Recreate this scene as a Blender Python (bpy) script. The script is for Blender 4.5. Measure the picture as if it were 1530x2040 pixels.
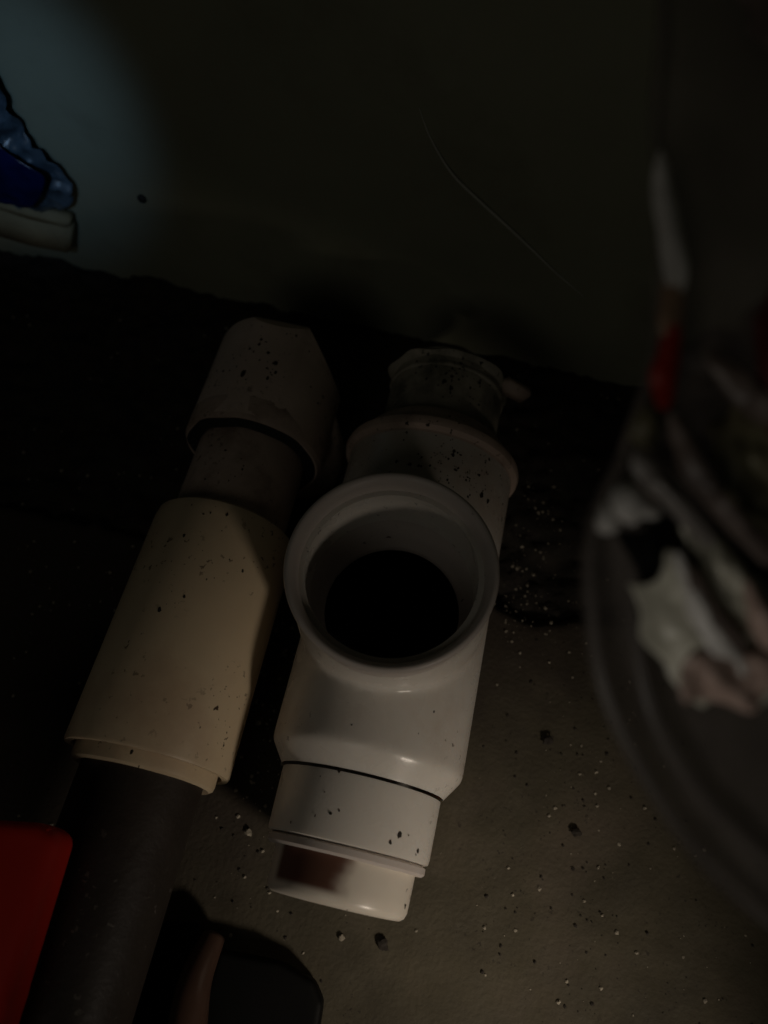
import bpy, bmesh, math, random
from mathutils import Vector, Matrix, noise
random.seed(7)
S = bpy.context.scene
for o in list(bpy.data.objects): bpy.data.objects.remove(o)
COL = S.collection
# ---------------------------------------------------------------- camera, world, lights, exposure
CAM_LOC = Vector((0.02203164, -0.05757276, 0.38343724))
CAM_R = Matrix(((0.97693722, -0.18651303, 0.10395457),
                (0.21320360, 0.87882532, -0.42686096),
                (-0.01174278, 0.43917985, 0.89832242)))
cd = bpy.data.cameras.new('camera'); cam = bpy.data.objects.new('camera', cd); COL.objects.link(cam)
cam.matrix_world = Matrix.Translation(CAM_LOC) @ CAM_R.to_4x4()
cd.sensor_fit = 'VERTICAL'; cd.sensor_height = 36; cd.sensor_width = 27; cd.lens = 27.0
cd.clip_start = 0.005; cd.clip_end = 20
cd.dof.use_dof = True; cd.dof.focus_distance = 0.31; cd.dof.aperture_fstop = 6.5
S.camera = cam
S.view_settings.view_transform = 'Standard'; S.view_settings.look = 'None'
S.view_settings.exposure = 0.0; S.view_settings.gamma = 1.0
W = bpy.data.worlds.new('World'); S.world = W; W.use_nodes = True
W.node_tree.nodes['Background'].inputs[0].default_value = (0.95, 1.0, 0.80, 1)
W.node_tree.nodes['Background'].inputs[1].default_value = 0.002

def lamp(name, kind, loc, target, power, color, size=0.1, **kw):
    l = bpy.data.lights.new(name, kind); l.energy = power; l.color = color
    if kind == 'AREA':
        l.shape = kw.get('shape', 'DISK'); l.size = size; l.spread = kw.get('spread', math.pi)
    else: l.shadow_soft_size = size
    if kind == 'SPOT':
        l.spot_size = kw['spot']; l.spot_blend = kw['blend']
    o = bpy.data.objects.new(name, l); COL.objects.link(o)
    o.location = loc
    o.rotation_euler = (Vector(target) - Vector(loc)).to_track_quat('-Z', 'Y').to_euler()
    return o
lamp('low_key_lamp', 'AREA', (0.25, -0.26, 0.215), (0.03, -0.05, 0.0), 0.043, (1.0, 0.86, 0.71), 0.045, spread=math.radians(50))
lamp('soft_opening_lamp', 'AREA', (-0.14, -0.52, 0.56), (0.0, 0.1, 0.05), 0.112, (1.0, 0.93, 0.80), 0.30)
lamp('side_lamp', 'SPOT', (-0.05, -0.22, 0.34), (0.088, -0.03, 0.25), 0.16, (1.0, 0.93, 0.84), 0.02, spot=math.radians(34), blend=0.7)  # added unseen spot, there only to brighten the bag
lamp('blue_lamp', 'SPOT', (-0.17, 0.02, 0.27), (-0.262, 0.267, 0.112), 0.42, (0.36, 0.62, 1.0), 0.012,
     spot=math.radians(38), blend=1.0)

# ---------------------------------------------------------------- helpers
def ray(u, v):
    d = CAM_R @ Vector(((u - 765) / 1530, -(v - 1020) / 1530, -1.0)); return d
def at(u, v, z): r = ray(u, v); return CAM_LOC + r * ((z - CAM_LOC.z) / r.z)
def aty(u, v, y): r = ray(u, v); return CAM_LOC + r * ((y - CAM_LOC.y) / r.y)
def atd(u, v, d): return CAM_LOC + ray(u, v) * d

def link(name, me, mat, parent=None, smooth=True):
    o = bpy.data.objects.new(name, me); COL.objects.link(o)
    if mat: me.materials.append(mat)
    if smooth: me.polygons.foreach_set('use_smooth', [True] * len(me.polygons))
    if parent: o.parent = parent
    return o
def mesh(name, vs, fs, mat, parent=None, smooth=True):
    me = bpy.data.meshes.new(name); me.from_pydata([tuple(v) for v in vs], [], fs); me.validate(); me.update()
    return link(name, me, mat, parent, smooth)
def tag(o, label=None, cat=None, group=None, kind=None):
    if label: o['label'] = label
    if cat: o['category'] = cat
    if group: o['group'] = group
    if kind: o['kind'] = kind
    return o
def thing(name, loc, label, cat, group=None):
    o = bpy.data.objects.new(name, None); COL.objects.link(o); o.location = loc; o.empty_display_size = .02
    return tag(o, label, cat, group)

def sharp(o, deg=35):
    bm = bmesh.new(); bm.from_mesh(o.data)
    for e in bm.edges:
        if len(e.link_faces) == 2 and e.calc_face_angle(0) > math.radians(deg): e.smooth = False
    bm.to_mesh(o.data); bm.free(); return o

def frame(origin, axis):
    a = Vector(axis).normalized()
    u = a.cross(Vector((0, 0, 1)));
    if u.length < 1e-3: u = Vector((1, 0, 0))
    u.normalize(); v = u.cross(a); v.normalize()
    return Vector(origin), u, v, a
def lathe(name, origin, axis, prof, mat, parent=None, seg=96, closed=True, wob=0.0, caps=False, deg=35):
    """profile of (radius, distance along the axis); closed -> a hollow ring with wall thickness"""
    o, u, v, a = frame(origin, axis); vs = []; fs = []
    n = len(prof)
    for i in range(seg):
        t = 2 * math.pi * i / seg
        for j, (r, z) in enumerate(prof):
            d = u * math.cos(t) + v * math.sin(t)
            k = 1 + (wob * noise.noise(Vector((math.cos(t) * 2.2, math.sin(t) * 2.2, z * 60 + r * 30))) if wob else 0)
            vs.append(o + d * (r * k) + a * z)
    for i in range(seg):
        i2 = (i + 1) % seg
        for j in range(n if closed else n - 1):
            j2 = (j + 1) % n
            fs.append((i * n + j, i * n + j2, i2 * n + j2, i2 * n + j))
    if caps:
        fs.append(tuple(i * n for i in range(seg)))
        fs.append(tuple(i * n + n - 1 for i in reversed(range(seg))))
    ob = mesh(name, vs, fs, mat, parent)
    bm = bmesh.new(); bm.from_mesh(ob.data); bmesh.ops.recalc_face_normals(bm, faces=bm.faces); bm.to_mesh(ob.data); bm.free()
    return sharp(ob, deg)

def tube(name, pts, rad, mat, parent=None, seg=12, radii=None):
    vs = []; fs = []; m = len(pts)
    pts = [Vector(p) for p in pts]; prev = None
    for i, p in enumerate(pts):
        t = (pts[min(i + 1, m - 1)] - pts[max(i - 1, 0)]).normalized()
        if prev is None:
            u = t.orthogonal().normalized()
        else:
            u = (prev - t * prev.dot(t)).normalized()
        prev = u; w = t.cross(u); r = radii[i] if radii else rad
        for k in range(seg):
            a = 2 * math.pi * k / seg; vs.append(p + (u * math.cos(a) + w * math.sin(a)) * r)
    for i in range(m - 1):
        for k in range(seg):
            k2 = (k + 1) % seg
            fs.append((i * seg + k, i * seg + k2, (i + 1) * seg + k2, (i + 1) * seg + k))
    fs.append(tuple(reversed(range(seg)))); fs.append(tuple(range((m - 1) * seg, m * seg)))
    return mesh(name, vs, fs, mat, parent)

def bez(pts, n=24):
    """Catmull-Rom through the points"""
    P = [Vector(p) for p in pts]; P = [P[0] * 2 - P[1]] + P + [P[-1] * 2 - P[-2]]; out = []
    for i in range(1, len(P) - 2):
        for k in range(n):
            t = k / n
            out.append(0.5 * ((2 * P[i]) + (P[i + 1] - P[i - 1]) * t + (2 * P[i - 1] - 5 * P[i] + 4 * P[i + 1] - P[i + 2]) * t * t
                       + (-P[i - 1] + 3 * P[i] - 3 * P[i + 1] + P[i + 2]) * t ** 3))
    out.append(P[-2]); return out

def sheet(name, outline, bulge_dir, bulge, crumple, mat, parent=None, rings=22, thick=0.0004, freq=60, seed=0, centre=None, ragged=0.0):
    """crumpled sheet filling a (3D) outline, swelling along bulge_dir; real thickness"""
    ol = bez(list(outline) + [outline[0]], 6)[:-1]
    ol = [q + Vector((noise.noise(q * 160 + Vector((seed, 0, 0))), noise.noise(q * 160 + Vector((0, seed, 9))), 0)) * ragged for q in ol]
    n = len(ol); c = centre or sum(ol, Vector()) / n; bd = Vector(bulge_dir).normalized()
    vs = []; fs = []
    def disp(p, r):
        q = p * freq + Vector((seed * 7.1, seed * 3.3, 0))
        d = (1 - abs(noise.noise(q)) * 2) * .8 + (1 - abs(noise.noise(q * 2.0)) * 2.4) * .3
        return p + bd * (bulge * (1 - r * r) + crumple * d)
    vs.append(disp(c, 0))
    for k in range(1, rings + 1):
        r = k / rings
        for p in ol: vs.append(disp(c.lerp(p, r), r))
    for i in range(n): fs.append((0, 1 + i, 1 + (i + 1) % n))
    for k in range(rings - 1):
        for i in range(n):
            j = (i + 1) % n; a = 1 + k * n
            fs.append((a + i, a + n + i, a + n + j, a + j))
    o = mesh(name, vs, fs, mat, parent)
    sm = o.modifiers.new('thickness', 'SOLIDIFY'); sm.thickness = thick
    return o

# ---------------------------------------------------------------- materials
def material(name, base, rough=0.5, var=0.12, scale=40, spots=0.0, spot_scale=300, spot_col=(.02, .015, .01), stain=None,
             stain_amt=0.0, stain_scale=25, bump=0.0, bump_scale=500, sss=0.0, metallic=0.0, spec=0.5, alpha=1.0):
    m = bpy.data.materials.new(name); m.use_nodes = True; nt = m.node_tree; N = nt.nodes; L = nt.links
    b = N['Principled BSDF']; b.inputs['Roughness'].default_value = rough; b.inputs['Metallic'].default_value = metallic
    b.inputs['Specular IOR Level'].default_value = spec; b.inputs['Alpha'].default_value = alpha
    tc = N.new('ShaderNodeTexCoord'); P = tc.outputs['Object']
    def nz(sc, det=4, ro=.55, src=P):
        t = N.new('ShaderNodeTexNoise'); t.inputs['Scale'].default_value = sc; t.inputs['Detail'].default_value = det
        t.inputs['Roughness'].default_value = ro; L.new(src, t.inputs['Vector']); return t.outputs['Fac']
    def ramp(f, a, bb):
        r = N.new('ShaderNodeMapRange'); r.clamp = True; r.inputs[1].default_value = a; r.inputs[2].default_value = bb
        L.new(f, r.inputs[0]); return r.outputs[0]
    def mix(f, a, c):
        x = N.new('ShaderNodeMix'); x.data_type = 'RGBA'
        for s, k in ((a, 6), (c, 7)):
            if isinstance(s, tuple): x.inputs[k].default_value = (*s, 1)
            else: L.new(s, x.inputs[k])
        if isinstance(f, float): x.inputs[0].default_value = f
        else: L.new(f, x.inputs[0])
        return x.outputs[2]
    lo = tuple(c * (1 - var) for c in base); hi = tuple(min(1, c * (1 + var)) for c in base)
    c = mix(ramp(nz(scale), .3, .7), lo, hi)
    if stain:
        f = ramp(nz(stain_scale, 6, .6), .60 - stain_amt * .25, .72 - stain_amt * .12)
        k = N.new('ShaderNodeMath'); k.operation = 'MULTIPLY'; L.new(f, k.inputs[0]); k.inputs[1].default_value = min(1, .35 + stain_amt)
        c = mix(k.outputs[0], c, stain)
    if spots:
        vo = N.new('ShaderNodeTexVoronoi'); vo.inputs['Scale'].default_value = spot_scale; dn = N.new('ShaderNodeTexNoise'); dn.inputs['Scale'].default_value = spot_scale * 1.6; L.new(P, dn.inputs['Vector'])
        dv = N.new('ShaderNodeVectorMath'); dv.operation = 'MULTIPLY_ADD'; L.new(dn.outputs['Color'], dv.inputs[0]); dv.inputs[1].default_value = (1.6 / spot_scale,) * 3
        L.new(P, dv.inputs[2]); L.new(dv.outputs[0], vo.inputs['Vector'])
        sub = ramp(nz(18, 2), .45, .62)                       # specks come in patches
        hs = N.new('ShaderNodeSeparateColor'); L.new(vo.outputs['Color'], hs.inputs[0])
        pk = N.new('ShaderNodeMath'); pk.operation = 'LESS_THAN'; L.new(hs.outputs[0], pk.inputs[0]); pk.inputs[1].default_value = spots
        rr = N.new('ShaderNodeMath'); rr.operation = 'MULTIPLY'; L.new(hs.outputs[1], rr.inputs[0]); rr.inputs[1].default_value = .34
        df = N.new('ShaderNodeMath'); df.operation = 'SUBTRACT'; L.new(rr.outputs[0], df.inputs[0]); L.new(vo.outputs['Distance'], df.inputs[1])
        ds = ramp(df.outputs[0], -.02, .08)
        m1 = N.new('ShaderNodeMath'); m1.operation = 'MULTIPLY'; L.new(ds, m1.inputs[0]); L.new(pk.outputs[0], m1.inputs[1])
        m2 = N.new('ShaderNodeMath'); m2.operation = 'MULTIPLY'; L.new(m1.outputs[0], m2.inputs[0]); L.new(sub, m2.inputs[1])
        c = mix(m2.outputs[0], c, spot_col)
    L.new(c, b.inputs['Base Color'])
    r = ramp(nz(scale * 2.3), .2, .8); rm = N.new('ShaderNodeMapRange'); rm.inputs[3].default_value = rough * .85; rm.inputs[4].default_value = min(1, rough * 1.2)
    L.new(r, rm.inputs[0]); L.new(rm.outputs[0], b.inputs['Roughness'])
    if bump:
        bp = N.new('ShaderNodeBump'); bp.inputs['Strength'].default_value = bump; bp.inputs['Distance'].default_value = .0006
        L.new(nz(bump_scale, 5), bp.inputs['Height']); L.new(bp.outputs[0], b.inputs['Normal'])
    if sss:
        b.inputs['Subsurface Weight'].default_value = sss; b.inputs['Subsurface Radius'].default_value = (1, .7, .5)
        b.inputs['Subsurface Scale'].default_value = .003
    return m
M = {}
M['pvc_white'] = material('white_pvc', (.76, .72, .66), .27, 0.05, 22, .5, 330, (.05, .03, .02), (.50, .40, .32), .4, 11, .08, 700, sss=.15)
M['pvc_lip'] = material('greyish_pvc', (.62, .56, .52), .42, .06, 30, .1, 300, (.06, .04, .03), None, bump=.06, bump_scale=700, sss=.1)
M['mould'] = material('mouldy_pvc', (.40, .37, .30), .7, .3, 60, .9, 300, (.02, .02, .012), (.08, .08, .05), .55, 38, .3, 500)
M['pvc_old'] = material('dusty_pvc', (.54, .42, .35), .6, .14, 30, .95, 300, (.03, .02, .015), (.16, .11, .08), .35, 30, .25, 600)
M['pvc_elbow'] = material('dusty_beige_pvc', (.74, .59, .50), .6, .14, 30, .95, 260, (.04, .025, .02), (.25, .17, .13), .4, 22, .25, 600)
M['pvc_cream'] = material('cream_pvc', (.66, .53, .36), .45, .05, 26, .8, 300, (.06, .035, .02), (.44, .30, .2), .4, 13, .06, 700, sss=.15)
M['primer'] = material('brown_primer', (.16, .085, .06), .5, .15, 60, bump=.1)
def brown_patch_cap():  # white cap with a soft-edged brown patch on its left side
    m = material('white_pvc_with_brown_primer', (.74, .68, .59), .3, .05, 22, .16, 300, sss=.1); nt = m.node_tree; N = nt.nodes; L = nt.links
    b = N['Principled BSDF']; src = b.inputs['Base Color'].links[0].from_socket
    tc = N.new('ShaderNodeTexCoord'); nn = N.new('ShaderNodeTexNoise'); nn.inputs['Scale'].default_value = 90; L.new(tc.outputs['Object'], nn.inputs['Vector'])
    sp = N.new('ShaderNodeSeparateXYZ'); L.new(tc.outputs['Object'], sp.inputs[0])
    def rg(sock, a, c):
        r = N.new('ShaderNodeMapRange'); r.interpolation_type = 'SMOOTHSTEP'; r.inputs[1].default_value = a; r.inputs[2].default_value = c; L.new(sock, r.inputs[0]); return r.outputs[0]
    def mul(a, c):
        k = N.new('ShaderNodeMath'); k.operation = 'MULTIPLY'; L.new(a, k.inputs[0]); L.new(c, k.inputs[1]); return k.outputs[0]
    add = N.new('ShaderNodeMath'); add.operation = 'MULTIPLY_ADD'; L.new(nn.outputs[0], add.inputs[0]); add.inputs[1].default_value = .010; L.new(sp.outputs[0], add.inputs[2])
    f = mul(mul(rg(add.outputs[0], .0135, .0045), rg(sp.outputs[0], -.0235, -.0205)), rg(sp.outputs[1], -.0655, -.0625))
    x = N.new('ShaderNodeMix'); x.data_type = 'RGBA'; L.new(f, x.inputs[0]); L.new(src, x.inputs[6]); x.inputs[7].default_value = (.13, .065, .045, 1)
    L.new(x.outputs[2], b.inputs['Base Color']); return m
M['primer_cap'] = brown_patch_cap()
M['dark_pipe'] = material('dark_brown_pipe', (.034, .026, .021), .5, .3, 40, .6, 300, (.09, .08, .07), (.02, .015, .012), .4, 20, .3, 400)
M['rubber'] = material('black_rubber', (.015, .017, .016), .6, .2, 60)
M['wall'] = material('olive_painted_wall', (.30, .31, .22), .7, .10, 9, .0, 60, (.05, .05, .035), (.22, .22, .15), .25, 12, .35, 160)
M['concrete'] = material('dusty_concrete', (.082, .070, .045), .85, .25, 30, .6, 420, (.035, .028, .02), (.12, .095, .07), .30, 14, .8, 420)
def soil_and_shade_tint(m):  # soil colour towards the wall, plus shade painted in on the left
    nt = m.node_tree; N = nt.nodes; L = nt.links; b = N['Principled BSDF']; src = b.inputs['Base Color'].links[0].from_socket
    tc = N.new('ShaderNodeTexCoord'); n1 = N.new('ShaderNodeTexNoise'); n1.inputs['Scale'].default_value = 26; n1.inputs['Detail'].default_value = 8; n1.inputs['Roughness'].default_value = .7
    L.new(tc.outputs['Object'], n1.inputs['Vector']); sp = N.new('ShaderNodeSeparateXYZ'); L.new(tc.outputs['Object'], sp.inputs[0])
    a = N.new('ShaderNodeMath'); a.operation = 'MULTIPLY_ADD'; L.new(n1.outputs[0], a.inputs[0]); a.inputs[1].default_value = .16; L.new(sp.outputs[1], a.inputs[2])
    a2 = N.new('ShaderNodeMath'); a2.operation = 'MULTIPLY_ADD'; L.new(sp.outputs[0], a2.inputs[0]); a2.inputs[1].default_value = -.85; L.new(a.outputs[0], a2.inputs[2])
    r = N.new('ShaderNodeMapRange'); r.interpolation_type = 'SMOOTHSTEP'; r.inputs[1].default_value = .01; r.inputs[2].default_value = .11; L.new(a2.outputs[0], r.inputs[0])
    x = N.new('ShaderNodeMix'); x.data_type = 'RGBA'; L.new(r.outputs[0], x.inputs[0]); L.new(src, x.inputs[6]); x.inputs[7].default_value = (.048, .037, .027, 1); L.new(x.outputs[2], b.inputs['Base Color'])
soil_and_shade_tint(M['concrete'])
M['soil'] = material('dark_soil', (.028, .023, .018), .95, .4, 120, bump=1.0, bump_scale=600)
M['crumb_pale'] = material('pale_grit', (.36, .32, .25), .85, .4, 300)
M['crumb_dark'] = material('dark_grit', (.03, .024, .018), .9, .2, 300)
M['red'] = material('red_plastic', (.85, .030, .012), .5, .06, 30)
M['brown'] = material('brown_lacquer', (.075, .042, .03), .3, .15, 60)
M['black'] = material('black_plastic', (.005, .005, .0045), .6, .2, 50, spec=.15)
M['board'] = material('cream_board', (.28, .24, .14), .8, .12, 60, .3, 300, bump=.3, bump_scale=300)
M['blue_film'] = material('pale_blue_film', (.075, .11, .145), .3, .7, 70)
M['blue_print'] = material('deep_blue_print', (.004, .010, .07), .3, .3, 60)
M['strand'] = material('pale_cord', (.55, .56, .48), .6, .1, 60)
M['paper_white'] = material('white_crumpled_film', (.82, .79, .75), .35, .15, 60)
M['paper_green'] = material('pale_green_grey_print', (.78, .75, .62), .35, .12, 50, stain=(.55, .40, .33), stain_amt=.4, stain_scale=28)
M['paper_pink'] = material('dull_pink_print', (.62, .45, .38), .4, .15, 60)
M['paper_olive'] = material('olive_print', (.17, .155, .09), .4, .2, 50, stain=(.2, .12, .1), stain_amt=.3)
M['paper_brown'] = material('brown_print', (.22, .17, .145), .4, .3, 60, stain=(.05, .04, .04), stain_amt=.5, stain_scale=40)
M['paper_red'] = material('red_print', (.36, .025, .012), .4, .2, 60)
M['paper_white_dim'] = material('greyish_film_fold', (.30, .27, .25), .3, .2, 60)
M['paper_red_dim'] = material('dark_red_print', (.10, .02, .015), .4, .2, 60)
M['paper_tan'] = material('tan_print', (.40, .26, .17), .4, .2, 60)
M['film'] = material('clear_plastic_film', (.26, .225, .20), .30, .4, 30, alpha=.38)
M['film_fold'] = material('folded_plastic_film', (.22, .19, .17), .3, .3, 30, alpha=.35)

# ---------------------------------------------------------------- setting: floor, soil, wall
def floor_grid():
    vs = []; fs = []; nx, ny = 220, 190; x0, x1, y0, y1 = -.75, .75, -.55, .088
    for j in range(ny + 1):
        for i in range(nx + 1):
            x = x0 + (x1 - x0) * i / nx; t = j / ny
            ye = y1 + .012 * noise.noise(Vector((x * 22, 1, 0))) + .004 * noise.noise(Vector((x * 110, 5, 0)))
            y = y0 + (ye - y0) * t
            z = .0012 * noise.noise(Vector((x * 18, y * 18, 0))) + .0005 * noise.noise(Vector((x * 90, y * 90, 3)))
            if j == ny: z = -.014
            elif j == ny - 1: z -= .0022
            vs.append((x, y, z))
    for j in range(ny):
        for i in range(nx):
            a = j * (nx + 1) + i; fs.append((a, a + 1, a + nx + 2, a + nx + 1))
    return vs, fs
vs, fs = floor_grid()
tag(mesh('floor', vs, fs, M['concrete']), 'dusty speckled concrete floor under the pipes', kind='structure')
vs = []; fs = []; nx, ny = 320, 110
for j in range(ny + 1):
    for i in range(nx + 1):
        x = -.75 + 1.5 * i / nx; y = .06 + .34 * j / ny
        p = Vector((x, y, 0))
        vs.append((x, y, -.008 + .006 * noise.noise(p * 40) + .004 * noise.noise(p * 110) + .0025 * noise.noise(p * 260)))
for j in range(ny):
    for i in range(nx):
        a = j * (nx + 1) + i; fs.append((a, a + 1, a + nx + 2, a + nx + 1))
tag(mesh('ground', vs, fs, M['soil']), 'dark loose soil along the foot of the wall', kind='structure')

WA = Vector((-.3202, .2702, 0)); WB = Vector((.0841, .2464, 0)); WD = (WB - WA).normalized()
WN = Vector((WD.y, -WD.x, 0))          # towards the camera
def on_wall(u, v, off=0.0):
    r = ray(u, v); t = ((WA + WN * off) - CAM_LOC).dot(WN) / r.dot(WN); return CAM_LOC + r * t
vs = []; fs = []; nx, nz = 120, 90
for j in range(nz + 1):
    for i in range(nx + 1):
        p = WA + WD * (-.6 + 1.6 * i / nx); z = -.03 + .95 * j / nz
        q = Vector((p.x * 9, z * 9, 0))
        p = p + WN * (.002 * noise.noise(q) + .0008 * noise.noise(q * 5)); vs.append((p.x, p.y, z))
for j in range(nz):
    for i in range(nx):
        a = j * (nx + 1) + i; fs.append((a, a + 1, a + nx + 2, a + nx + 1))
b0 = len(vs)                                        # back face for thickness
for (s, z) in ((-.6, -.03), (1.0, -.03), (1.0, .92), (-.6, .92)):
    p = WA + WD * s - WN * .05; vs.append((p.x, p.y, z))
fs.append((b0 + 3, b0 + 2, b0 + 1, b0))
wall = tag(mesh('wall', vs, fs, M['wall']), 'dark olive painted wall rising behind the pipes', 'wall')

# ---------------------------------------------------------------- white tee pipe
AX = (0, 1, 0); Z0 = .05
tee = thing('tee_pipe', (0.001, .03, 0), 'white plastic drain tee with its wide mouth open upward, right of the cream coupling', 'pipe')
def T(o): o.location = o.location; o.parent = tee; o.matrix_parent_inverse = Matrix.Translation(-Vector((0.001, .03, 0))); return o
def ax(y): return (0.001, y, Z0)
# body: run + branch joined with a soft fillet (voxel remesh + smoothing), bores cut
def solid_lathe(origin, axis, prof, seg=96):
    return lathe('tmp', origin, axis, prof, None, None, seg, closed=False, caps=True)
def apply_mods(o):
    dg = bpy.context.evaluated_depsgraph_get(); me = bpy.data.meshes.new_from_object(o.evaluated_get(dg))
    old = o.data; o.modifiers.clear(); o.data = me; return o
BR = Vector((-.0012, .047, 0))                        # foot of the branch axis
RIMZ = .119
run = solid_lathe(ax(-.030), AX, [(.0328, 0), (.0328, .0060), (.0403, .0165), (.0402, .159), (.0395, .164)])
br = solid_lathe((BR.x, BR.y, .05), (0, 0, 1), [(.0400, 0), (.0400, .034), (.0390, .041), (.0380, .048), (.0376, .055), (.0376, .062)])
md = run.modifiers.new('u', 'BOOLEAN'); md.operation = 'UNION'; md.object = br; md.solver = 'EXACT'
rm = run.modifiers.new('r', 'REMESH'); rm.mode = 'VOXEL'; rm.voxel_size = .0011
sm = run.modifiers.new('s', 'SMOOTH'); sm.factor = .5; sm.iterations = 18
apply_mods(run)
c1 = solid_lathe((BR.x, BR.y, .045), (0, 0, 1), [(.0330, 0), (.0330, .08)])
c2 = solid_lathe(ax(-.045), AX, [(.034, 0), (.034, .23)])
for c in (c1, c2):
    md = run.modifiers.new('d', 'BOOLEAN'); md.operation = 'DIFFERENCE'; md.object = c; md.solver = 'EXACT'
apply_mods(run)
for c in (br, c1, c2): bpy.data.objects.remove(c)
run.name = 'tee_body'; run.data.materials.clear(); run.data.materials.append(M['pvc_white'])
run.data.polygons.foreach_set('use_smooth', [True] * len(run.data.polygons)); sharp(run, 40); T(run)
# mouth socket
T(lathe('mouth_socket', (BR.x, BR.y, RIMZ - .016), (0, 0, 1),
        [(.0374, -.014), (.0378, .004), (.0388, .009), (.0399, .0125), (.0402, .0146), (.0397, .0157), (.0389, .0162), (.0381, .0161), (.0373, .0155), (.0366, .0145), (.0360, .0130), (.0355, .0110), (.0351, .0080),
         (.0346, .0030), (.0341, -.003), (.0330, -.014), (.0312, -.030), (.0296, -.033), (.0290, -.034), (.0290, -.037), (.0325, -.036), (.0355, -.020)], M['pvc_lip'], seg=128, deg=65))
# taper, reducer, ring, cap
bg = lathe('bore_grime', ax(-.010), AX, [(.0336, 0), (.0336, .128), (.033, .128), (.033, 0)], M['black'])  # added black liner, puts the shade inside the bore into colour
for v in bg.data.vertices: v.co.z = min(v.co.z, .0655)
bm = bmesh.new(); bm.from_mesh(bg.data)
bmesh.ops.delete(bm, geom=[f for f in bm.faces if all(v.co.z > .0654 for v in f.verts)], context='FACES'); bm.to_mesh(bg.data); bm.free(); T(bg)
T(lathe('reducer', ax(-.0235), (0, -1, 0), [(.0331, 0), (.0328, .0220), (.0325, .0238), (.0315, .0242), (.026, .0242), (.026, 0)], M['pvc_white']))
T(lathe('ring', ax(-.0478), (0, -1, 0), [(.0300, 0), (.0318, .0010), (.0318, .0032), (.0308, .0042), (.024, .0042), (.024, 0)], M['pvc_lip']))
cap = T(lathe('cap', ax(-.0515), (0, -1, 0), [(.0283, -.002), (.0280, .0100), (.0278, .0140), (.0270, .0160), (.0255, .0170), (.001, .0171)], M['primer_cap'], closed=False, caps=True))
# upper collar and old pipe beyond
T(lathe('collar', ax(.126), AX, [(.0395, -.003), (.0405, 0), (.0428, .0015), (.0434, .0035), (.0428, .0058), (.0405, .0070), (.0380, .0100), (.034, .0100), (.034, -.003)], M['pvc_old'], wob=.004))
T(lathe('shoulder', ax(.1345), AX, [(.0385, 0), (.0372, .004), (.0330, .009), (.0298, .0105), (.0285, .010), (.0285, 0)], M['pvc_old']))
T(lathe('old_pipe', ax(.120), AX, [(.0290, 0), (.0290, .062), (.0265, .062), (.0265, 0)], M['mould'], wob=.02))
for k, yy in enumerate((.1705,)):
    T(lathe('thread_ring', ax(yy), AX, [(.0288, 0), (.0298, .001), (.0298, .0022), (.0288, .003), (.028, .003), (.028, 0)], M['mould'], wob=.03))
T(lathe('end_flange', ax(.1765), AX, [(.0288, 0), (.0305, .001), (.0316, .0025), (.0300, .004), (.027, .006), (.027, 0)], M['mould'], wob=.10))
bm = bmesh.new(); bmesh.ops.create_cube(bm, size=1)
bmesh.ops.scale(bm, vec=(.016, .006, .010), verts=bm.verts); bmesh.ops.bevel(bm, geom=bm.edges[:], offset=.0014, segments=2, affect='EDGES')
bmesh.ops.rotate(bm, verts=bm.verts, cent=(0, 0, 0), matrix=Matrix.Rotation(math.radians(28), 3, 'Y'))
bmesh.ops.translate(bm, verts=bm.verts, vec=(.0345, .1785, .058))
me = bpy.data.meshes.new('flange_tab'); bm.to_mesh(me); bm.free(); T(link('flange_tab', me, M['pvc_old']))

# ---------------------------------------------------------------- left pipe with cream coupling
LA = Vector((-.0865, -.022, .056)); LD = Vector((-.012, .99, -.050)).normalized()
lp = thing('coupled_pipe', (-.092, .06, 0), 'cream coupling joining a dusty pipe and a dark brown pipe, left of the white tee', 'pipe')
def Lp(o): o.parent = lp; o.matrix_parent_inverse = Matrix.Translation(-Vector((-.092, .06, 0))); return o
def la(t): return LA + LD * t
Lp(lathe('coupling', la(-.012), LD, [(.0338, 0), (.0343, .001), (.0334, .103), (.0327, .1075), (.0300, .1095), (.0255, .1095), (.0255, .03), (.031, .028), (.0312, 0)], M['pvc_cream'], wob=.006))
Lp(lathe('pipe_stub', la(-.0180), LD, [(.0275, 0), (.0290, .0010), (.0294, .0026), (.0294, .05), (.0246, .05), (.0246, .001)], M['pvc_cream'], wob=.03))
Lp(lathe('dark_pipe', la(-.19), LD, [(.0250, 0), (.0250, .200), (.0225, .200), (.0225, 0)], M['dark_pipe'], wob=.01))
Lp(lathe('thin_pipe', la(.05), LD, [(.0268, 0), (.0268, .14), (.0240, .14), (.0240, 0)], M['pvc_old'], wob=.008))
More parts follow.
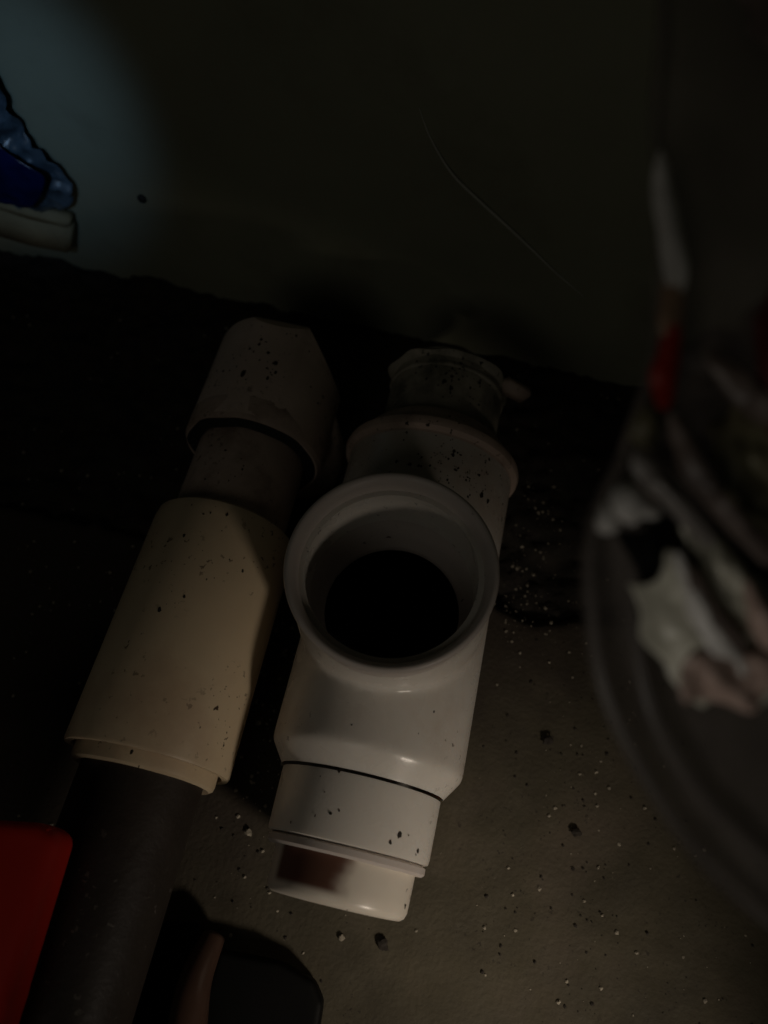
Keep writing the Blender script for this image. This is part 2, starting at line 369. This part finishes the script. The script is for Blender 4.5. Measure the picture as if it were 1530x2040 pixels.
# elbow: socket then a bend going down into the soil
pts = []; o0 = la(.146)
radii = []
for k in range(8): pts.append(o0 + LD * (.049 * k / 7)); radii.append(.0345)
q = pts[-1]; d2 = (LD * .45 + Vector((.25, 0, -1.0))).normalized(); pts.append(q + d2 * .013); radii.append(.0325)
q = pts[-1]; d3 = (LD * .15 + Vector((.25, 0, -1.0))).normalized(); pts.append(q + d3 * .06); radii.append(.031)
def cut_elbow():
    o = lathe('elbow', la(.142), LD, [(.0347, 0), (.0345, .058), (.0340, .0605), (.0325, .062)], M['pvc_elbow'], closed=False, caps=True, wob=.004)
    bm = bmesh.new(); bm.from_mesh(o.data)
    c = la(.206)
    for p, nrm in ((c + Vector((.019, 0, 0)), (.78, .62, .10)), (c + Vector((-.024, 0, 0)), (-.45, .88, .1)), (c + Vector((0, -.002, .031)), (.05, .60, .80))):
        r = bmesh.ops.bisect_plane(bm, geom=bm.verts[:] + bm.edges[:] + bm.faces[:], plane_co=p, plane_no=Vector(nrm).normalized(), clear_outer=True)
        ed = [g for g in r['geom_cut'] if isinstance(g, bmesh.types.BMEdge)]
        bmesh.ops.holes_fill(bm, edges=ed, sides=0)
    bmesh.ops.recalc_face_normals(bm, faces=bm.faces); bm.to_mesh(o.data); bm.free(); return sharp(o, 14)
Lp(cut_elbow())
Lp(tube('elbow_leg', [la(.172) + Vector((.004, 0, -.005)), la(.180) + Vector((.008, 0, -.09))], .029, M['pvc_elbow'], seg=48))
Lp(lathe('socket_lip', la(.140), LD, [(.0335, 0), (.0347, .002), (.0347, .012), (.027, .012), (.0285, .0)], M['pvc_old'], wob=.012))
Lp(lathe('rubber_seal', la(.1385), LD, [(.0272, 0), (.0326, .0012), (.0326, .004), (.0272, .005)], M['rubber'], wob=.05))

# dirt specks lying on the pipes (real grains, joined per pipe)
def dirt(name, origin, axis, rad, spots, mat, place):
    o, u, v, a = frame(origin, axis); rnd = random.Random(len(spots) * 31 + 5); vs = []; fs = []
    for (n, t0, dt, a0, da, r0) in spots:
        for _ in range(n):
            t = rnd.gauss(t0, dt); an = math.radians(rnd.gauss(a0, da)); r = r0 * (.35 + 1.0 * rnd.random() ** 3)
            d = (Vector((1, 0, 0)) * math.sin(an) + Vector((0, 0, 1)) * math.cos(an)); d = (d - a * d.dot(a)).normalized()
            w = a.cross(d); c = o + a * t + d * (rad + r * .1); k = len(vs); m = 7; el = rnd.uniform(.6, 1.9)
            for j in range(m):
                th = 6.283 * j / m; q = rnd.uniform(.6, 1.25)
                vs.append(c + (a * math.cos(th) * el + w * math.sin(th)) * (r * q) - d * (r * .25))
            vs.append(c + d * (r * .25))
            for j in range(m): fs.append((k + j, k + (j + 1) % m, k + m))
    o_ = tag(mesh(name, vs, fs, mat), kind='stuff'); return place(o_)
dirt('dirt_specks', la(0), LD, .0336, [(26, .045, .022, 8, 14, .00075), (5, .05, .006, -2, 8, .0015), (14, .01, .012, 6, 16, .0006), (14, .085, .012, 0, 26, .0006)], M['crumb_dark'], Lp)
dirt('dirt_specks', la(0), LD, .0267, [(26, .115, .012, 0, 30, .0010)], M['crumb_dark'], Lp)
dirt('dirt_specks', la(0), LD, .0346, [(60, .176, .012, 0, 26, .0008), (10, .174, .006, 5, 12, .0016)], M['crumb_dark'], Lp)
dirt('dirt_specks', ax(0), AX, .0402, [(70, .112, .007, 22, 26, .0008), (12, .110, .005, 30, 18, .0013)], M['crumb_dark'], T)
dirt('pale_specks', ax(0), AX, .0402, [(16, .110, .006, 20, 20, .0009)], M['crumb_pale'], T)
dirt('dirt_specks', ax(0), AX, .0402, [(4, -.002, .008, -20, 14, .0009), (6, .0, .006, 38, 10, .0006)], M['crumb_dark'], T)
dirt('dirt_specks', ax(0), AX, .0331, [(7, -.034, .007, -30, 22, .0009), (5, -.042, .002, 38, 8, .0008)], M['crumb_dark'], T)
dirt('dirt_specks', ax(0), AX, .0292, [(50, .166, .009, 20, 30, .0012)], M['crumb_dark'], T)

# ---------------------------------------------------------------- red plastic thing, lower left
def slab(name, outline_px, z, thick, mat, parent=None, bev=.003):
    bm = bmesh.new(); vs = [bm.verts.new(at(u, v, z)) for u, v in outline_px]; f = bm.faces.new(vs)
    if f.normal.z < 0: f.normal_flip()
    r = bmesh.ops.extrude_face_region(bm, geom=[f]); ev = [g for g in r['geom'] if isinstance(g, bmesh.types.BMVert)]
    bmesh.ops.translate(bm, verts=ev, vec=(0, 0, thick)); bmesh.ops.recalc_face_normals(bm, faces=bm.faces)
    bmesh.ops.bevel(bm, geom=bm.edges[:], offset=bev, segments=4, affect='EDGES', profile=.6)
    me = bpy.data.meshes.new(name); bm.to_mesh(me); bm.free(); o = link(name, me, mat, parent); return sharp(o, 50)
red = tag(slab('red_case', [(-330, 1600), (0, 1638), (120, 1645), (158, 1668), (62, 1985), (20, 2130), (-330, 2200)], .090, .018, M['red'], bev=.005),
          'blurred red plastic case corner lying over the dark brown pipe at lower left', 'plastic case')

# ---------------------------------------------------------------- black tool with brown bar, bottom
tl = thing('gripping_tool', (-.055, -.125, 0), 'dark tool with a brown bar between two black blocks, cut by the bottom edge', 'tool')
def Tl(o): o.parent = tl; o.matrix_parent_inverse = Matrix.Translation(-Vector((-.055, -.125, 0))); return o
Tl(slab('black_block', [(447, 1888), (560, 1912), (630, 1948), (648, 1990), (628, 2120), (395, 2150), (415, 1990)], .001, .012, M['black'], bev=.003))
Tl(slab('black_block', [(335, 1832), (395, 1836), (425, 1862), (385, 1960), (340, 2150), (225, 2150), (262, 2010), (300, 1900)], .001, .008, M['black'], bev=.003))
bp = [at(u, v, z) for u, v, z in ((366, 2150, .022), (374, 2040, .021), (390, 1950, .018), (425, 1865, .010))]
bb = bez(bp, 10); Tl(tube('brown_bar', bb, .007, M['brown'], seg=24, radii=[.0082 - .0030 * (i / (len(bb) - 1)) ** 2 for i in range(len(bb))]))

# ---------------------------------------------------------------- blue packet and boards, upper left
def wallpoly(px, off): return [on_wall(u, v, off) for u, v in px]
def plank(name, px, off, thick, mat, label, cat, group):
    bm = bmesh.new(); vs = [bm.verts.new(p) for p in wallpoly(px, off)]; f = bm.faces.new(vs)
    r = bmesh.ops.extrude_face_region(bm, geom=[f]); ev = [g for g in r['geom'] if isinstance(g, bmesh.types.BMVert)]
    bmesh.ops.translate(bm, verts=ev, vec=-WN * thick); bmesh.ops.recalc_face_normals(bm, faces=bm.faces)
    bmesh.ops.bevel(bm, geom=bm.edges[:], offset=.0012, segments=2, affect='EDGES')
    me = bpy.data.meshes.new(name); bm.to_mesh(me); bm.free(); return tag(link(name, me, mat), label, cat, group)
plank('board', [(-160, 352), (0, 405), (70, 425), (134, 440), (137, 457), (60, 440), (0, 420), (-160, 372)], .011, .009, M['board'],
      'pale cream board edge directly under the blue packet', 'board', None)
plank('board', [(-160, 376), (0, 424), (60, 444), (137, 461), (136, 507), (60, 492), (0, 474), (-160, 425)], .013, .011, M['board'],
      'darker board strip beneath the pale one, at the foot of the wall', 'board', None)
bp_ = thing('blue_packet', on_wall(20, 400, .02), 'crumpled blue plastic packet at the upper left edge against the wall', 'packet')
def Bp(o): o.parent = bp_; o.matrix_parent_inverse = Matrix.Translation(-bp_.location); return o
pk = [(-220, -40), (-60, 60), (0, 150), (28, 215), (62, 272), (132, 345), (150, 378), (135, 410), (100, 418), (40, 412), (-60, 385), (-220, 330)]
Bp(sheet('film', wallpoly(pk, .004), WN, .006, .0050, M['blue_film'], freq=85, seed=1, ragged=.0018))
pk2 = [(-200, 200), (-60, 245), (0, 292), (45, 318), (90, 355), (72, 405), (40, 408), (-60, 380), (-200, 330)]
Bp(sheet('blue_panel', wallpoly(pk2, .017), WN, .003, .0020, M['blue_print'], freq=60, seed=2))
# small things on the wall
sc = tag(lathe('screw_head', on_wall(283, 396, .001), WN, [(.0026, -.001), (.0026, .0008), (.0016, .0016), (.0003, .0017)], M['rubber'], seg=20, closed=False, caps=True),
         'small dark screw head on the wall beside the bluish glow', 'screw')
st = [on_wall(u, v, .0012) for u, v in ((835, 215), (858, 275), (900, 345), (955, 400), (1010, 450), (1060, 497), (1110, 545), (1165, 592))]
sb = bez(st, 10); tag(tube('thin_cord', sb, .0007, M['strand'], radii=[0.0002 + .0006 * math.sin(math.pi * i / (len(sb) - 1)) for i in range(len(sb))]),
                     'faint pale cord curving down across the dark wall', 'cord')

# ---------------------------------------------------------------- clear plastic bag with wrapper, right
bag = thing('clear_bag', atd(1400, 1250, .14), 'out of focus clear plastic bag with crumpled printed wrappers, close at the right edge', 'plastic bag')
def Bg(o): o.parent = bag; o.matrix_parent_inverse = Matrix.Translation(-bag.location); return o
VD = (CAM_LOC - atd(1400, 1100, .18)).normalized()
KB = .70
def dp(px, d): return [atd(u, v, d) for u, v in px]
out = [(1310, -60), (1318, 200), (1305, 380), (1300, 560), (1290, 720), (1245, 860), (1196, 990), (1172, 1130), (1182, 1280), (1225, 1440), (1300, 1580), (1400, 1710),
       (1530, 1840), (1700, 1900), (1760, 1500), (1760, 900), (1700, 200), (1600, -60)]
Bg(sheet('bag_film', dp(out, .196 * KB), VD, .003, .0016, M['film'], rings=34, thick=.0003, freq=30, seed=3, centre=atd(1480, 1000, .196 * KB)))
def wr(name, px, d, bulge, cr, mat, seed, freq=70): Bg(sheet(name, dp(px, d * KB), VD, bulge * .6, cr * 1.5, M[mat], freq=freq * 1.5, seed=seed, ragged=.0006 if 'fold' in name else .0028, rings=30))
wr('wrapper_panel', [(1290, 740), (1370, 690), (1480, 640), (1620, 600), (1660, 1200), (1560, 1330), (1450, 1330), (1330, 1180), (1250, 900)], .200, .004, .003, 'paper_brown', 4, 45)
wr('wrapper_panel', [(1420, 860), (1500, 790), (1640, 800), (1640, 1080), (1530, 1110), (1450, 1040)], .190, .004, .0015, 'paper_olive', 5)
wr('wrapper_panel', [(1252, 830), (1290, 800), (1322, 850), (1300, 895), (1262, 890)], .188, .003, .0008, 'paper_olive', 6)
wr('wrapper_fold', [(1312, 300), (1330, 350), (1350, 430), (1364, 520), (1360, 580), (1328, 570), (1312, 450), (1306, 360)], .182, .002, .0008, 'paper_white', 7)
wr('wrapper_fold', [(1330, 545), (1358, 545), (1360, 640), (1352, 670), (1318, 670), (1318, 600)], .182, .002, .0008, 'paper_tan', 8)
wr('wrapper_fold', [(1326, 620), (1356, 620), (1352, 700), (1338, 800), (1310, 815), (1298, 750), (1318, 690)], .182, .002, .0008, 'paper_red', 9)
wr('wrapper_tuft', [(1235, 985), (1270, 965), (1305, 985), (1322, 1020), (1285, 1025), (1262, 1045), (1232, 1030)], .184, .004, .0016, 'paper_white', 10)
wr('wrapper_tuft', [(1198, 1015), (1222, 1018), (1240, 1050), (1222, 1075), (1200, 1060)], .184, .003, .0012, 'paper_white', 11)
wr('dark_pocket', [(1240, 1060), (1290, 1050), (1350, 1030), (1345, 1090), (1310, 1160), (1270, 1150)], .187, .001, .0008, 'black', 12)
wr('wrapper_panel', [(1268, 1160), (1310, 1150), (1340, 1100), (1362, 1140), (1395, 1250), (1450, 1310), (1530, 1330), (1520, 1385), (1440, 1400), (1350, 1385), (1300, 1280)], .184, .003, .0016, 'paper_green', 13)
wr('wrapper_panel', [(1350, 1340), (1400, 1300), (1500, 1300), (1560, 1320), (1520, 1390), (1445, 1400), (1355, 1385)], .180, .002, .0014, 'paper_pink', 14)
wr('wrapper_panel', [(1350, 1040), (1410, 1050), (1480, 1130), (1560, 1220), (1580, 1330), (1500, 1290), (1420, 1180)], .186, .003, .0016, 'paper_green', 15)
wr('wrapper_fold', [(1368, 1130), (1390, 1150), (1430, 1220), (1485, 1290), (1455, 1290), (1400, 1230), (1375, 1175)], .178, .0005, .0004, 'paper_brown', 16)
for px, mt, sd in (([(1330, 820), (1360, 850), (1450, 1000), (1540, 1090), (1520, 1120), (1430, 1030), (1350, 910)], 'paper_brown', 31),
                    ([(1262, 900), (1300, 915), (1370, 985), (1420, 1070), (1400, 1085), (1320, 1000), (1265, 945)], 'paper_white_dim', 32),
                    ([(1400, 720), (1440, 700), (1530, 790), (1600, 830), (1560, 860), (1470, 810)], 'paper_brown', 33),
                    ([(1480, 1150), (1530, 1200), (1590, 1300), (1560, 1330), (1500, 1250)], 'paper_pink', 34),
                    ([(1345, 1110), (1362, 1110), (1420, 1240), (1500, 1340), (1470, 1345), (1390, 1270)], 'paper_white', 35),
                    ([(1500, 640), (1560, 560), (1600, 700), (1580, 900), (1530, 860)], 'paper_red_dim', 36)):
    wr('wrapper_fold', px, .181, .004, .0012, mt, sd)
for a, rr in (([(1330, 820), (1215, 960), (1176, 1080), (1176, 1200), (1205, 1380), (1290, 1560), (1420, 1740), (1600, 1900)], .0016),
              ([(1262, 1120), (1262, 1250), (1300, 1420), (1385, 1570), (1500, 1690), (1640, 1800)], .0018),
              ([(1312, -60), (1320, 60), (1308, 200), (1306, 330)], .0014)):
    fp = bez(dp(a, .19 * KB), 10); Bg(tube('bag_fold', fp, rr, M['film_fold'], radii=[rr * (.5 + .5 * math.sin(math.pi * k / (len(fp) - 1))) for k in range(len(fp))]))
wr('bag_corner', [(1440, -120), (1475, 20), (1525, 90), (1620, 150), (1720, 60), (1640, -140)], .19, .003, .001, 'paper_brown', 17, 40)

# ---------------------------------------------------------------- grit and crumbs
def pebble(r, rnd):
    bm = bmesh.new(); bmesh.ops.create_icosphere(bm, subdivisions=1, radius=r)
    for v in bm.verts: v.co = Vector((v.co.x * rnd.uniform(.6, 1.4), v.co.y * rnd.uniform(.6, 1.4), v.co.z * rnd.uniform(.4, .9)))
    return bm
def scatter(name, mat, n, region, rmin, rmax, seed, label, z=0.0, power=2.5):
    rnd = random.Random(seed); vs = []; fs = []
    for _ in range(n):
        x, y = region(rnd); r = rmin + (rmax - rmin) * rnd.random() ** power
        bm = pebble(r, rnd); off = len(vs); a = rnd.random() * 6.3; ca, sa = math.cos(a), math.sin(a)
        zz = z + .0012 * noise.noise(Vector((x * 18, y * 18, 0)))
        for v in bm.verts: vs.append((x + v.co.x * ca - v.co.y * sa, y + v.co.x * sa + v.co.y * ca, zz + v.co.z + r * .25))
        for f in bm.faces: fs.append(tuple(off + v.index for v in f.verts))
        bm.free()
    return tag(mesh(name, vs, fs, mat, smooth=False), label, 'grit', kind='stuff')
def slabreg(r):
    while True:
        x, y = r.uniform(-.3, .32), r.uniform(-.2, .085)
        if noise.noise(Vector((x * 14, y * 14, 9))) > r.uniform(-.6, .4): return x, y
def soilreg(r): return r.uniform(-.35, .3), .08 + .16 * r.random() ** 1.5
def nearpipe(r): 
    return (r.uniform(-.06, -.035) + r.gauss(0, .006), r.uniform(-.04, .09)) if r.random() < .6 else (.05 + abs(r.gauss(0, .016)), r.uniform(.06, .16))
scatter('pale_grit', M['crumb_pale'], 1100, slabreg, .00015, .0010, 1, 'pale grains scattered over the concrete floor')
scatter('dark_grit', M['crumb_dark'], 1800, slabreg, .0002, .0009, 2, 'dark grains scattered over the concrete floor')
scatter('soil_grit', M['crumb_pale'], 420, soilreg, .0002, .0010, 3, 'pale grains in the dark soil by the wall', z=-.003)
scatter('rubble_grit', M['crumb_pale'], 330, nearpipe, .0002, .0010, 4, 'pale grains gathered between the two pipes')
def crumb(u, v, r, mat, label, cat='crumb', seed=0):
    rnd = random.Random(seed + 50); p = at(u, v, .001)
    bm = bmesh.new(); bmesh.ops.create_icosphere(bm, subdivisions=2, radius=r)
    for w in bm.verts:
        k = 1 + .5 * noise.noise(w.co.normalized() * 1.7 + Vector((seed, 0, 0))); w.co = Vector((w.co.x * k * 1.2, w.co.y * k, w.co.z * k * .5))
    me = bpy.data.meshes.new('crumb'); bm.to_mesh(me); bm.free()
    o = link('crumb', me, mat, smooth=False); o.location = p; o.rotation_euler.z = rnd.random() * 6; return tag(o, label, cat)
crumb(515, 1440, .0012, M['crumb_pale'], 'pale crumb on the floor between the two pipes, nearer the camera', seed=1)
crumb(495, 1658, .0015, M['crumb_pale'], 'yellowish crumb on the floor left of the tee cap ring', seed=2)
crumb(681, 1868, .0013, M['crumb_pale'], 'white crumb on the floor just below the tee cap', seed=3)
crumb(762, 1880, .0024, M['crumb_dark'], 'black lump on the floor below the right side of the tee cap', seed=4)
crumb(1092, 1474, .0022, M['crumb_dark'], 'black lump on the floor right of the tee body, far from the wall', seed=5)
crumb(182, 1950, .0018, M['crumb_pale'], 'white crumb on the floor between the red case and the dark tool', seed=6)
crumb(1148, 1658, .0018, M['crumb_dark'], 'small black lump alone on the concrete at lower right', seed=7)
